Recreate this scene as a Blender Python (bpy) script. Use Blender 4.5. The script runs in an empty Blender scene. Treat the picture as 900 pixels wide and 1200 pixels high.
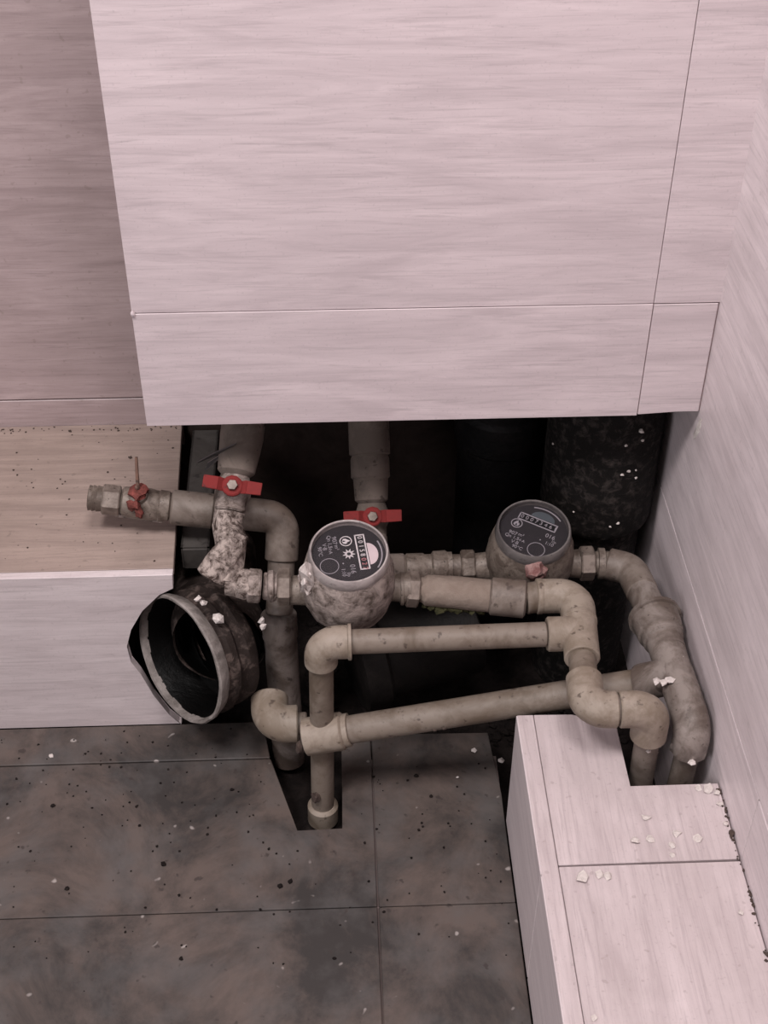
import bpy, bmesh, math, random
import numpy as np
from mathutils import Vector, Matrix, noise

random.seed(7)
S = bpy.context.scene
COL = S.collection

# ------------------------------------------------------------------ camera
H = 1.08
FPX = 1588.0
wy = np.array([-83, -1328, FPX]); wy /= np.linalg.norm(wy)
wz = -np.array([-6, 1900, FPX]); wz -= wy * (wz @ wy); wz /= np.linalg.norm(wz)
wx = np.cross(wy, wz)
if wx[0] < 0: wx = -wx
R = np.array([wx, wy, wz])
cam = bpy.data.cameras.new('camera')
cam.sensor_fit = 'VERTICAL'; cam.sensor_height = 36.0; cam.lens = FPX / 1200 * 36.0
cam.clip_start = 0.02
co = bpy.data.objects.new('camera', cam); COL.objects.link(co); S.camera = co
co.matrix_world = Matrix(((R[0][0], -R[0][1], -R[0][2], 0), (R[1][0], -R[1][1], -R[1][2], 0),
                          (R[2][0], -R[2][1], -R[2][2], H), (0, 0, 0, 1)))

# ------------------------------------------------------------------ light
W = bpy.data.worlds.new('world'); S.world = W; W.use_nodes = True
W.node_tree.nodes['Background'].inputs[0].default_value = (1.0, 0.95, 0.96, 1)
W.node_tree.nodes['Background'].inputs[1].default_value = 0.17
def area(name, loc, target, size, energy, color):
    l = bpy.data.lights.new(name, 'AREA'); l.shape = 'SQUARE'; l.size = size; l.energy = energy; l.color = color
    o = bpy.data.objects.new(name, l); COL.objects.link(o); o.location = loc
    o.rotation_euler = (Vector(target) - Vector(loc)).to_track_quat('-Z', 'Y').to_euler()
    return o
area('overhead_light', (0.14, 0.12, 2.30), (0.05, 0.90, 0.25), 0.5, 27, (1.0, 0.95, 0.95))
area('side_fill_light', (-1.25, -0.40, 0.95), (0.3, 0.75, 0.25), 0.8, 11, (0.98, 0.96, 1.0))  # unseen fill light from the left, added to brighten the right wall
area('overhead_light', (-0.75, 0.10, 2.25), (0.1, 0.80, 0.2), 0.4, 30, (1.0, 0.95, 0.95))  # second overhead light, added to lift the right wall and leave the niche dark
vs = S.view_settings
S.display_settings.display_device = 'sRGB'
vs.view_transform = 'Standard'; vs.look = 'None'; vs.gamma = 1.0; vs.use_curve_mapping = False
vs.exposure = 0.0

# a pixel of the 900x1200 photograph taken to a point on a plane of the room
def at(px, py, X=None, Y=None, Z=None):
    d = R @ np.array([px - 450, py - 600, FPX]) / FPX
    t = X / d[0] if X is not None else Y / d[1] if Y is not None else (Z - H) / d[2]
    return Vector((t * d[0], t * d[1], H + t * d[2]))

# ------------------------------------------------------------------ materials
def nodes(name):
    m = bpy.data.materials.new(name); m.use_nodes = True
    nt = m.node_tree
    return m, nt, nt.nodes['Principled BSDF']
def N(nt, typ, **kw):
    n = nt.nodes.new(typ)
    for k, v in kw.items():
        if k in n.inputs.keys(): n.inputs[k].default_value = v
        else: setattr(n, k, v)
    return n
def ramp(nt, src, stops):
    r = nt.nodes.new('ShaderNodeValToRGB'); e = r.color_ramp.elements
    while len(e) < len(stops): e.new(0.5)
    for i, (p, c) in enumerate(stops):
        e[i].position = p; e[i].color = (c[0], c[1], c[2], 1) if not isinstance(c, (int, float)) else (c, c, c, 1)
    nt.links.new(src, r.inputs[0]); return r.outputs[0]
def mix(nt, fac, a, b, blend='MIX'):
    m = nt.nodes.new('ShaderNodeMix'); m.data_type = 'RGBA'; m.blend_type = blend
    for i, v in ((0, fac), (6, a), (7, b)):
        if isinstance(v, (int, float)): m.inputs[i].default_value = v
        elif isinstance(v, tuple): m.inputs[i].default_value = (*v, 1)
        else: nt.links.new(v, m.inputs[i])
    return m.outputs[2]
def coords(nt, scale=(1, 1, 1), rot=(0, 0, 0)):
    c = nt.nodes.new('ShaderNodeTexCoord'); mp = nt.nodes.new('ShaderNodeMapping')
    mp.inputs['Scale'].default_value = scale; mp.inputs['Rotation'].default_value = rot
    nt.links.new(c.outputs['Object'], mp.inputs[0]); return mp.outputs[0]
def nz(nt, vec, scale, detail=4, rough=0.55, dist=0.0):
    n = N(nt, 'ShaderNodeTexNoise', Scale=scale, Detail=detail, Roughness=rough, Distortion=dist)
    nt.links.new(vec, n.inputs['Vector']); return n.outputs['Fac']
def bump(nt, b, h, strength, dist=0.002):
    n = N(nt, 'ShaderNodeBump', Strength=strength, Distance=dist)
    nt.links.new(h, n.inputs['Height']); nt.links.new(n.outputs[0], b.inputs['Normal'])

def wood_tile(name, light, dark, axis='X', rough=0.42, dirt=0.0, dirtcol=(0.16, 0.12, 0.10)):
    """wood-look porcelain: long streaks, fine pores, a little ingrained dirt"""
    m, nt, b = nodes(name)
    k = {'X': (1, 9, 9), 'Y': (9, 1, 9), 'Z': (9, 9, 1)}[axis]
    k2 = {'X': (1, 22, 22), 'Y': (22, 1, 22), 'Z': (22, 22, 1)}[axis]
    oi = nt.nodes.new('ShaderNodeObjectInfo')
    def off(v):
        a = nt.nodes.new('ShaderNodeVectorMath'); a.operation = 'ADD'
        s = nt.nodes.new('ShaderNodeMath'); s.operation = 'MULTIPLY'; s.inputs[1].default_value = 23.0
        nt.links.new(oi.outputs['Random'], s.inputs[0]); nt.links.new(v, a.inputs[0]); nt.links.new(s.outputs[0], a.inputs[1])
        return a.outputs[0]
    v1, v2 = off(coords(nt, k)), off(coords(nt, k2))
    broad = nz(nt, v1, 5.0, 6, 0.65, 1.2)
    fine = nz(nt, v2, 13.0, 6, 0.72, 0.8)
    c = mix(nt, ramp(nt, broad, [(0.33, 0.0), (0.68, 1.0)]), dark, light)
    mid = tuple(0.86 * d for d in dark)
    c = mix(nt, ramp(nt, fine, [(0.30, 0.85), (0.50, 0.0)]), c, mid)
    pores = nz(nt, coords(nt, (1, 1, 1)), 420, 2)
    c = mix(nt, ramp(nt, pores, [(0.26, 0.25), (0.38, 0.0)]), c, tuple(0.6 * d for d in dark))
    if dirt:
        d1 = nz(nt, coords(nt), 11, 6, 0.65)
        c = mix(nt, ramp(nt, d1, [(0.38, 0.0), (0.78, dirt)]), c, dirtcol)
        sp = nz(nt, coords(nt), 150, 1)
        c = mix(nt, ramp(nt, sp, [(0.25, dirt), (0.30, 0.0)]), c, dirtcol)
    nt.links.new(c, b.inputs['Base Color'])
    b.inputs['Roughness'].default_value = rough
    bump(nt, b, fine, 0.10, 0.001)
    return m

def dirty(name, base, stain, speck, rough=0.6, amount=0.85, scale=22, bumps=0.25, metallic=0.0, specks=0.31):
    """plastic or metal with patchy stains and small specks of dirt"""
    m, nt, b = nodes(name)
    v = coords(nt)
    a = nz(nt, v, scale, 6, 0.65, 0.6)
    c = mix(nt, ramp(nt, a, [(0.45, 0.0), (0.60, amount)]), base, stain)
    w = nz(nt, v, scale * 2.6, 5, 0.7, 0.3)
    c = mix(nt, ramp(nt, w, [(0.50, 0.0), (0.66, amount * 0.75)]), c, stain)
    g = nz(nt, v, scale * 5, 3, 0.6)
    c = mix(nt, ramp(nt, g, [(specks, 0.8), (specks + 0.07, 0.0)]), c, speck)
    nt.links.new(c, b.inputs['Base Color'])
    b.inputs['Roughness'].default_value = rough; b.inputs['Metallic'].default_value = metallic
    bump(nt, b, g, bumps, 0.001)
    return m
def plain(name, col, rough=0.5, metallic=0.0):
    m, nt, b = nodes(name)
    v = coords(nt); a = nz(nt, v, 60, 3)
    c = mix(nt, ramp(nt, a, [(0.3, 0.0), (0.75, 0.35)]), col, tuple(0.55 * x for x in col))
    nt.links.new(c, b.inputs['Base Color'])
    b.inputs['Roughness'].default_value = rough; b.inputs['Metallic'].default_value = metallic
    return m
def crust(name, dark, light, lo, hi, scale=70, rough=0.85):
    m, nt, b = nodes(name)
    v = coords(nt); a = nz(nt, v, scale, 6, 0.7, 0.4)
    c = mix(nt, ramp(nt, a, [(lo, 0.0), (hi, 1.0)]), dark, light)
    nt.links.new(c, b.inputs['Base Color']); b.inputs['Roughness'].default_value = rough
    b.inputs['Specular IOR Level'].default_value = 0.18
    bump(nt, b, a, 0.7, 0.003); return m

M = {}
M['box'] = wood_tile('pale_wood_tile', (0.6144, 0.5167, 0.5288), (0.48, 0.3993, 0.4113), 'X')
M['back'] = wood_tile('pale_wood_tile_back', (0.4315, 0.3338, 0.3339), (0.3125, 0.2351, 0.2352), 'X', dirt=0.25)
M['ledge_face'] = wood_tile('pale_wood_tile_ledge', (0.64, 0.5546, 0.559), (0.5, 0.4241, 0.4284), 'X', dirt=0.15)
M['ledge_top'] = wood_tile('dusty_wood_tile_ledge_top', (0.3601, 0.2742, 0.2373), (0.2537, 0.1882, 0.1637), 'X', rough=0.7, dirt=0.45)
M['low'] = wood_tile('pale_wood_tile_low', (0.5456, 0.4594, 0.4632), (0.4224, 0.348, 0.3519), 'Y', rough=0.5, dirt=0.3, dirtcol=(0.22, 0.174, 0.1597))
M['low_side'] = wood_tile('pale_wood_tile_low_side', (0.62, 0.5342, 0.5345), (0.5, 0.42, 0.4284), 'Y', rough=0.5)
M['right'] = wood_tile('pale_wood_tile_right', (0.7408, 0.6382, 0.6483), (0.5735, 0.4872, 0.4972), 'Y', dirt=0.15)
M['grout'] = plain('dirty_grout', (0.12, 0.09, 0.085), 0.9)
M['grout_pale'] = plain('pinkish_grout', (0.30, 0.22, 0.22), 0.9)
M['plaster'] = crust('brown_rough_plaster', (0.0216, 0.01404, 0.01188), (0.0432, 0.03024, 0.02592), 0.35, 0.7, 22, 0.95)  # brown plaster, its colour lowered to put the niche's shade into it
M['soil'] = crust('dark_rubble_ground', (0.00756, 0.005184, 0.004752), (0.02376, 0.01728, 0.01555), 0.42, 0.75, 60, 0.95)  # dark dirt, deepened further to stand in for shade under the pipes

def floor_mat():
    m, nt, b = nodes('worn_stone_tile')
    v = coords(nt)
    a = nz(nt, v, 8, 10, 0.70, 0.5); a2 = nz(nt, v, 17, 6, 0.6); s = nz(nt, v, 95, 2); w = nz(nt, v, 70, 1)
    c = mix(nt, ramp(nt, a, [(0.40, 0.0), (0.60, 1.0)]), (0.024, 0.019, 0.0175), (0.092, 0.067, 0.057))
    c = mix(nt, ramp(nt, a2, [(0.46, 0.0), (0.72, 0.7)]), c, (0.085, 0.077, 0.075))
    c = mix(nt, ramp(nt, s, [(0.27, 0.8), (0.34, 0.0)]), c, (0.03, 0.02, 0.018))
    c = mix(nt, ramp(nt, w, [(0.74, 0.0), (0.79, 0.6)]), c, (0.42, 0.37, 0.35))
    nt.links.new(c, b.inputs['Base Color']); b.inputs['Roughness'].default_value = 0.62
    bump(nt, b, a2, 0.12, 0.002); return m
M['floor'] = floor_mat()
M['ppr'] = dirty('dirty_plastic_pipe', (0.172, 0.136, 0.1104), (0.092, 0.064, 0.044), (0.04, 0.024, 0.0176), scale=17)
M['fit'] = dirty('plastic_fitting', (0.2541, 0.2056, 0.1668), (0.1455, 0.1067, 0.07566), (0.0582, 0.03686, 0.02716), amount=0.8, scale=19)
M['grey'] = dirty('grey_plastic_pipe', (0.185, 0.148, 0.126), (0.095, 0.068, 0.054), (0.05, 0.034, 0.027), bumps=0.2, scale=18)
M['dust'] = dirty('dust_covered_pipe', (0.153, 0.1198, 0.1021), (0.0969, 0.07428, 0.06212), (0.0408, 0.02876, 0.02218), rough=0.9)
M['right_pipe'] = dirty('mortar_dusted_pipe', (0.2162, 0.1786, 0.16), (0.0828, 0.0589, 0.047), (0.046, 0.03135, 0.026), amount=0.9, scale=20, bumps=0.4)
M['brass'] = dirty('tarnished_brass', (0.1821, 0.1446, 0.1207), (0.08236, 0.05906, 0.04714), (0.02601, 0.01833, 0.01509), rough=0.55, scale=60, metallic=0.15, bumps=0.5)
M['steel'] = dirty('dull_nut_metal', (0.2158, 0.172, 0.1469), (0.1173, 0.08821, 0.07348), (0.04223, 0.03088, 0.02449), rough=0.5, scale=50, metallic=0.25, bumps=0.3)
M['crust'] = crust('mortar_crust', (0.045, 0.030, 0.025), (0.36, 0.295, 0.265), 0.40, 0.60, 120)
M['mcrust'] = crust('mortar_spattered_brass', (0.075, 0.055, 0.046), (0.33, 0.27, 0.245), 0.36, 0.60, 75)
M['moss'] = crust('strainer_dirt', (0.1683, 0.1271, 0.1042), (0.2244, 0.1774, 0.1487), 0.35, 0.7, 50)
M['greenmoss'] = crust('green_deposit', (0.02, 0.020, 0.008), (0.075, 0.068, 0.032), 0.35, 0.7, 90)
M['red'] = dirty('red_painted_metal', (0.168, 0.0098, 0.0091), (0.105, 0.0084, 0.0077), (0.042, 0.014, 0.0126), rough=0.85, amount=0.6)
M['rustred'] = crust('flaking_red_paint', (0.07, 0.025, 0.02), (0.24, 0.065, 0.055), 0.35, 0.65, 120)
M['rust'] = dirty('rusty_steel', (0.16, 0.085, 0.06), (0.08, 0.045, 0.035), (0.04, 0.025, 0.02), rough=0.8)
M['pinkseal'] = crust('pink_seal', (0.17, 0.075, 0.07), (0.30, 0.185, 0.17), 0.4, 0.62, 90)
M['white'] = plain('off_white_plastic', (0.70, 0.60, 0.58), 0.6)
M['mortar'] = crust('dry_mortar_flake', (0.425, 0.3655, 0.34), (0.646, 0.578, 0.5525), 0.3, 0.6, 130)
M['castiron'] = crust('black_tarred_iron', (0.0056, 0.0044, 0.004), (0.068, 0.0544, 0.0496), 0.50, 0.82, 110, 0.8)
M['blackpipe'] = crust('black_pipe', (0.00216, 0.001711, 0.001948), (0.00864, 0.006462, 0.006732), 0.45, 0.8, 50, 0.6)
M['sewer'] = crust('dirty_socket', (0.022, 0.015, 0.013), (0.17, 0.125, 0.11), 0.50, 0.80, 55, 0.8)
M['sewer_rim'] = crust('grey_socket_rim', (0.1156, 0.09826, 0.08962), (0.2659, 0.2312, 0.2167), 0.36, 0.66, 45, 0.6)
M['sewer_in'] = crust('shaded_socket_bore', (0.000504, 0.00036, 0.00036), (0.00216, 0.001584, 0.00144), 0.45, 0.75, 30, 0.5)  # shade inside the pipe put into a near-black colour
M['drain'] = crust('dark_drain_plastic', (0.00648, 0.005132, 0.004782), (0.0162, 0.01255, 0.01116), 0.4, 0.8, 30, 0.6)
M['stud'] = dirty('galvanised_profile', (0.0558, 0.0486, 0.04392), (0.036, 0.02952, 0.02628), (0.018, 0.0144, 0.0126), rough=0.7)
M['dial'] = plain('dark_dial', (0.015, 0.011, 0.0135), 0.7)
M['ink'] = plain('white_print', (0.62, 0.56, 0.56), 0.6)
M['ink_dim'] = plain('grey_print', (0.30, 0.27, 0.29), 0.6)
M['ink_red'] = plain('red_print', (0.45, 0.17, 0.18), 0.6)
M['plate'] = plain('pink_white_plate', (0.62, 0.50, 0.51), 0.6)
M['slate'] = plain('slate_plate', (0.075, 0.085, 0.095), 0.5)
M['black'] = plain('black_plastic', (0.012, 0.011, 0.012), 0.4)
M['darkgrit'] = plain('dark_brown_grit', (0.055, 0.035, 0.028), 0.9)
M['stripmat'] = plain('dark_strip_plastic', (0.045, 0.043, 0.047), 0.3)
M['ring'] = dirty('dull_clear_ring', (0.36, 0.31, 0.30), (0.20, 0.17, 0.165), (0.10, 0.08, 0.08), rough=0.3, bumps=0.1)
M['ring2'] = dirty('dark_clear_ring', (0.14, 0.122, 0.118), (0.075, 0.065, 0.064), (0.05, 0.04, 0.04), rough=0.28, bumps=0.1)
def glass_mat():
    m = bpy.data.materials.new('cover_glass'); m.use_nodes = True; nt = m.node_tree
    nt.nodes.clear()
    o = nt.nodes.new('ShaderNodeOutputMaterial'); mx = nt.nodes.new('ShaderNodeMixShader')
    t = nt.nodes.new('ShaderNodeBsdfTransparent'); g = nt.nodes.new('ShaderNodeBsdfGlossy'); f = nt.nodes.new('ShaderNodeFresnel')
    t.inputs[0].default_value = (0.93, 0.92, 0.93, 1); g.inputs['Roughness'].default_value = 0.12; f.inputs[0].default_value = 1.18
    nt.links.new(f.outputs[0], mx.inputs[0]); nt.links.new(t.outputs[0], mx.inputs[1]); nt.links.new(g.outputs[0], mx.inputs[2])
    nt.links.new(mx.outputs[0], o.inputs[0]); return m
M['glass'] = glass_mat()

# ------------------------------------------------------------------ builders
def thing(name, label, cat, loc, group=None):
    o = bpy.data.objects.new(name, None); COL.objects.link(o); o.location = loc
    o.empty_display_size = 0.02
    o['label'] = label; o['category'] = cat
    if group: o['group'] = group
    return o
WLOC = {}
def wloc(o):
    p = Vector((0, 0, 0))
    while o is not None: p = p + o.location; o = o.parent
    return p
def obj(name, bm, mat, parent=None, smooth=True, kind=None, label=None, origin=None):
    me = bpy.data.meshes.new(name)
    off = wloc(parent) if parent else Vector((0, 0, 0))
    loc = Vector((0, 0, 0))
    if origin is not None: loc = Vector(origin) - off
    bmesh.ops.recalc_face_normals(bm, faces=bm.faces)
    bmesh.ops.translate(bm, verts=bm.verts, vec=-(off + loc))
    for f in bm.faces: f.smooth = smooth
    bm.to_mesh(me); bm.free()
    if smooth: me.set_sharp_from_angle(angle=math.radians(38))
    me.materials.append(M[mat])
    o = bpy.data.objects.new(name, me); COL.objects.link(o)
    o.parent = parent; o.location = loc
    if kind: o['kind'] = kind
    if label: o['label'] = label
    return o
def tag(o, label, cat, group=None, kind=None):
    o['label'] = label; o['category'] = cat
    if group: o['group'] = group
    if kind: o['kind'] = kind
    return o
B = bmesh.new
def box(bm, a, b, bev=0.0):
    x0, y0, z0 = a; x1, y1, z1 = b
    vs = [bm.verts.new(p) for p in ((x0, y0, z0), (x1, y0, z0), (x1, y1, z0), (x0, y1, z0), (x0, y0, z1), (x1, y0, z1), (x1, y1, z1), (x0, y1, z1))]
    fs = [bm.faces.new([vs[i] for i in q]) for q in ((0, 3, 2, 1), (4, 5, 6, 7), (0, 1, 5, 4), (1, 2, 6, 5), (2, 3, 7, 6), (3, 0, 4, 7))]
    if bev:
        es = list({e for f in fs for e in f.edges})
        bmesh.ops.bevel(bm, geom=es, offset=bev, segments=1, affect='EDGES')
    return bm
def prism(bm, pts, ext, bev=0.0):
    """closed polygon pts (3-D, planar) pushed along ext"""
    ext = Vector(ext)
    a = [bm.verts.new(p) for p in pts]; b = [bm.verts.new(Vector(p) + ext) for p in pts]
    fs = [bm.faces.new(a), bm.faces.new(list(reversed(b)))]
    n = len(a)
    for i in range(n): fs.append(bm.faces.new((a[i], b[i], b[(i + 1) % n], a[(i + 1) % n])))
    if bev: bmesh.ops.bevel(bm, geom=list({e for f in fs for e in f.edges}), offset=bev, segments=1, affect='EDGES')
    return bm
def splash(parent, items, mat='mortar', name='mortar_splash', label=None, flat=0.8, seed=0, rough=0.8, sub=1):
    for i, (p, rr) in enumerate(items):
        o = obj(name, blob(B(), (0, 0, 0), rr, flat, i + seed, sub, rough), mat, parent, smooth=False)
        o.location = Vector(p) - wloc(parent)
        for v in o.data.vertices: v.co += wloc(parent)
        if label: o['label'] = label
def frame(d):
    d = Vector(d).normalized()
    u = Vector((0, 0, 1)) if abs(d.z) < 0.9 else Vector((1, 0, 0))
    u = (u - d * u.dot(d)).normalized(); return d, u, d.cross(u)
def lathe(bm, o, d, prof, seg=32, cap=True, start=0.0, lump=0.0, lscale=60):
    """profile [(distance along d, radius)] turned about the axis from o"""
    d, u, v = frame(d); o = Vector(o); rings = []
    for s, r in prof:
        ring = []
        for k in range(seg):
            a = start + 2 * math.pi * k / seg
            p = o + d * s + (u * math.cos(a) + v * math.sin(a)) * r
            if lump: p += (p - (o + d * s)).normalized() * lump * noise.noise(p * lscale) if r > 1e-6 else Vector()
            ring.append(bm.verts.new(p))
        rings.append(ring)
    for a, b in zip(rings, rings[1:]):
        for k in range(seg): bm.faces.new((a[k], a[(k + 1) % seg], b[(k + 1) % seg], b[k]))
    if cap:
        bm.faces.new(list(reversed(rings[0]))); bm.faces.new(rings[-1])
    return bm
def sweep(bm, pts, r, seg=24, lump=0.0, lscale=45, cap0=True):
    pts = [Vector(p) for p in pts]; n = len(pts)
    rs = r if isinstance(r, (list, tuple)) else [r] * n
    d, u, v = frame(pts[1] - pts[0]); rings = []
    for i, p in enumerate(pts):
        t = (pts[min(i + 1, n - 1)] - pts[max(i - 1, 0)]).normalized()
        u = (u - t * u.dot(t)).normalized(); v = t.cross(u)
        ring = []
        for k in range(seg):
            a = 2 * math.pi * k / seg; w = u * math.cos(a) + v * math.sin(a)
            q = p + w * rs[i]
            if lump: q += w * lump * noise.noise(q * lscale)
            ring.append(bm.verts.new(q))
        rings.append(ring)
    for a, b in zip(rings, rings[1:]):
        for k in range(seg): bm.faces.new((a[k], a[(k + 1) % seg], b[(k + 1) % seg], b[k]))
    if cap0: bm.faces.new(list(reversed(rings[0])))
    bm.faces.new(rings[-1]); return bm
def tube(bm, a, b, r, seg=24, bev=0.0012, lump=0.0):
    a, b = Vector(a), Vector(b); L = (b - a).length
    n = max(2, int(L / 0.012)) if lump else 2
    prof = [(0, r - bev), (bev, r)] + [(L * i / n, r) for i in range(1, n)] + [(L - bev, r), (L, r - bev)]
    return lathe(bm, a, b - a, prof, seg, lump=lump)
def elbow(bm, a, c, b, r, bend=None, rp=None, collar=0.0):
    """from a to b by way of corner c, bend radius about r"""
    a, c, b = Vector(a), Vector(c), Vector(b)
    d1, d2 = (a - c).normalized(), (b - c).normalized()
    bend = bend or r * 1.05
    ang = d1.angle(d2); t = bend / math.tan(ang / 2)
    t = min(t, 0.95 * min((a - c).length, (b - c).length)); bend = t * math.tan(ang / 2)
    p1, p2 = c + d1 * t, c + d2 * t
    ctr = c + (d1 + d2).normalized() * (bend / math.sin(ang / 2))
    e1, e2 = p1 - ctr, p2 - ctr; tot = e1.angle(e2); ax = e1.cross(e2).normalized()
    arc = [ctr + Matrix.Rotation(tot * i / 10, 3, ax) @ e1 for i in range(11)]
    pts = [a, a - d1 * 0.0012] + arc + [b - d2 * 0.0012, b]
    rs = [r - 0.0012] + [r] * (len(pts) - 2) + [r - 0.0012]
    sweep(bm, pts, rs)
    if collar:
        for p, d in ((a, d1), (b, d2)):
            lathe(bm, p - d * 0.004, d, [(-0.001, r), (0, r + collar), (0.004, r + collar), (0.005, r - 0.001)], 28)
    return bm
def hexnut(bm, a, b, r, ridge=0.0):
    a, b = Vector(a), Vector(b); L = (b - a).length
    return lathe(bm, a, b - a, [(0, r * 0.9), (0.0015, r), (L - 0.0015, r), (L, r * 0.9)], 6, start=0.35)
def blob(bm, p, r, flat=1.0, seed=0, sub=2, rough=0.45):
    g = bmesh.ops.create_icosphere(bm, subdivisions=sub, radius=1.0)
    for v in g['verts']:
        n = 1 + rough * noise.noise(v.co * 1.6 + Vector((seed * 3.7, seed * 1.3, 0)))
        co = v.co * n * r; co.z *= flat; v.co = co + Vector(p)
    return bm

# ------------------------------------------------------------------ setting
XW, YL, YB, YF = 0.3214, 0.9537, 1.1975, 0.9687          # right wall, ledge face, back wall, riser box face
ZL, ZR, ZB = 0.211, 0.1517, 0.3740                       # ledge tops, underside of the riser box
XB, XE = -0.168, -0.160                                   # box edge, end of the back ledge
XR = 0.155                                                # face of the low side ledge
T, G = 0.009, 0.0008
LOW, TOP = -0.06, 2.30

def slab(name, a, b, mat, label, cat):
    o = obj(name, box(B(), a, b), mat, None, smooth=False); return tag(o, label, cat, kind='structure')
def tile(parent, bm, mat): return obj('tile', bm, mat, parent, smooth=False)

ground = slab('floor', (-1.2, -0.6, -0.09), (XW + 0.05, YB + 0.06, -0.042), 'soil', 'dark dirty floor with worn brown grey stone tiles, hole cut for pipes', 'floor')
def ft(pts, dz=0.0): tile(ground, prism(B(), [(x, y, -0.028) for x, y in pts], (0, 0, 0.028 + dz), 0.0008), 'floor')
xj, y1, y2 = 0.0262, 0.7245, 0.9035
g = 0.0006
ft([(-0.62, y1 + g), (xj - g, y1 + g), (xj - g, 0.925), (-0.0045, 0.925), (-0.0045, 0.8125), (-0.0495, 0.8115), (-0.0768, y2 - g), (-0.62, y2 - g)])
ft([(-0.62, y2 + g), (-0.0775, y2 + g), (-0.086, 0.9525), (-0.62, 0.9525)], 0.0006)
ft([(xj + g, y1 + g), (0.1535, y1 + g), (0.1535, 0.85), (0.148, 0.93), (xj + g, 0.932)], -0.0006)
ft([(-0.62, 0.36), (xj - g, 0.36), (xj - g, y1 - g), (-0.62, y1 - g)], 0.0004)
ft([(xj + g, 0.36), (0.1535, 0.36), (0.1535, y1 - g), (xj + g, y1 - g)])
ft([(-0.62, -0.3), (xj - g, -0.3), (xj - g, 0.358), (-0.62, 0.358)])
ft([(xj + g, -0.3), (0.1535, -0.3), (0.1535, 0.358), (xj + g, 0.358)])
bm = prism(B(), [(-0.62, 0.36, -0.0305), (0.1535, 0.36, -0.0305), (0.1535, 0.90, -0.0305), (xj, 0.90, -0.0305), (-0.003, 0.90, -0.0305), (-0.003, 0.811, -0.0305), (-0.05, 0.81, -0.0305), (-0.078, 0.905, -0.0305), (-0.09, 0.95, -0.0305), (-0.62, 0.95, -0.0305)], (0, 0, 0.0275))
obj('grout', bm, 'grout', ground, smooth=False)

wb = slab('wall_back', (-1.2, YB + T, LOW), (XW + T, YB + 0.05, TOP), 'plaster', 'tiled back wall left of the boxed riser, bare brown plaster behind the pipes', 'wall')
zj = 0.2448
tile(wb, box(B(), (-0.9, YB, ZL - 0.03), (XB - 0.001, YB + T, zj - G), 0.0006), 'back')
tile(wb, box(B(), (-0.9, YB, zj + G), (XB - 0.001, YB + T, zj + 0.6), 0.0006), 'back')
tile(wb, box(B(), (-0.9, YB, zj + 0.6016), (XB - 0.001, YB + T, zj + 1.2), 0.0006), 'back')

wr = slab('wall_right', (XW + T, -0.6, LOW), (XW + 0.05, YB + 0.05, TOP), 'grout', 'pale wood-look tiled wall on the right of the pipe recess', 'wall')
zr1 = 0.2300
def rt(y0, y1_, z0, z1, dx=0.0): tile(wr, box(B(), (XW - dx, y0 + G, z0 + G), (XW + T, y1_ - G, z1 - G), 0.0003), 'right')
rt(0.6555, YB + 0.008, LOW, zr1); rt(0.30, 0.6555, LOW, zr1, 0.0004); rt(-0.5, 0.30, LOW, zr1)
rt(0.10, YB + 0.008, zr1, 0.83); rt(-0.5, 0.10, zr1, 0.83); rt(0.10, YB + 0.008, 0.83, 1.43); rt(-0.5, 0.10, 0.83, 1.43)
sm = B(); blob(sm, (0, 0, 0), 1.0, 1.0, 4, 2, 0.5)
for v in sm.verts: v.co = Vector((XW + 0.0001 + v.co.x * 0.0012, YF - 0.004 + v.co.y * 0.0045 - v.co.z * 0.006, ZB - 0.012 + v.co.z * 0.017))
obj('grout_smear', sm, 'mortar', wr, label='whitish smear of grout under the box corner')

wf = slab('wall_front', (XB + T, YF + 0.0016, ZB + 0.003), (XW, YF + 0.03, TOP), 'grout_pale', 'boxed riser front in pale wood-look tile, open below above the pipes', 'wall')
zb1, xb1 = 0.4888, 0.2654
def bt(x0, x1, z0, z1, dy=0.0): tile(wf, box(B(), (x0 + G * 0.35, YF - dy, z0 + G * 0.45), (x1 - G * 0.35, YF + T, z1 - G * 0.45), 0.0003), 'box')
bt(XB, xb1, ZB, zb1, 0.0004); bt(XB, xb1, zb1, 1.09); bt(XB, xb1, 1.09, 1.69)
prt = [(xb1 + 0.0006, ZB + 0.001), (XW - 0.022, ZB + 0.0035), (XW - 0.0012, ZB + 0.003), (XW - 0.0012, zb1 - G), (xb1 + 0.0006, zb1 - G)]
tile(wf, prism(B(), [(x, YF, z) for x, z in prt], (0, T, 0), 0.0005), 'box')
bt(xb1, XW + 0.0006, zb1, 1.09, 0.0002); bt(xb1, XW, 1.09, 1.69)
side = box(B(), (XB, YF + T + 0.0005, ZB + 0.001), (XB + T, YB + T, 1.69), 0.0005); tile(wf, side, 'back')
chip = B()
cp = Vector((XB + 0.001, YF - 0.0005, zb1))
blob(chip, cp, 0.0022, 1.5, 3, 1); obj('edge_chip', chip, 'box', wf, label='small white chip on the box edge at the joint')
slab('light_cap', (XB + 0.01, YF + 0.03, 1.69), (XW, YB + 0.01, 1.72), 'plaster', 'unseen cap added over the boxed riser to keep light out of it', 'light_cap')  # added cap, closes the shaft so no light falls in from above

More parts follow.
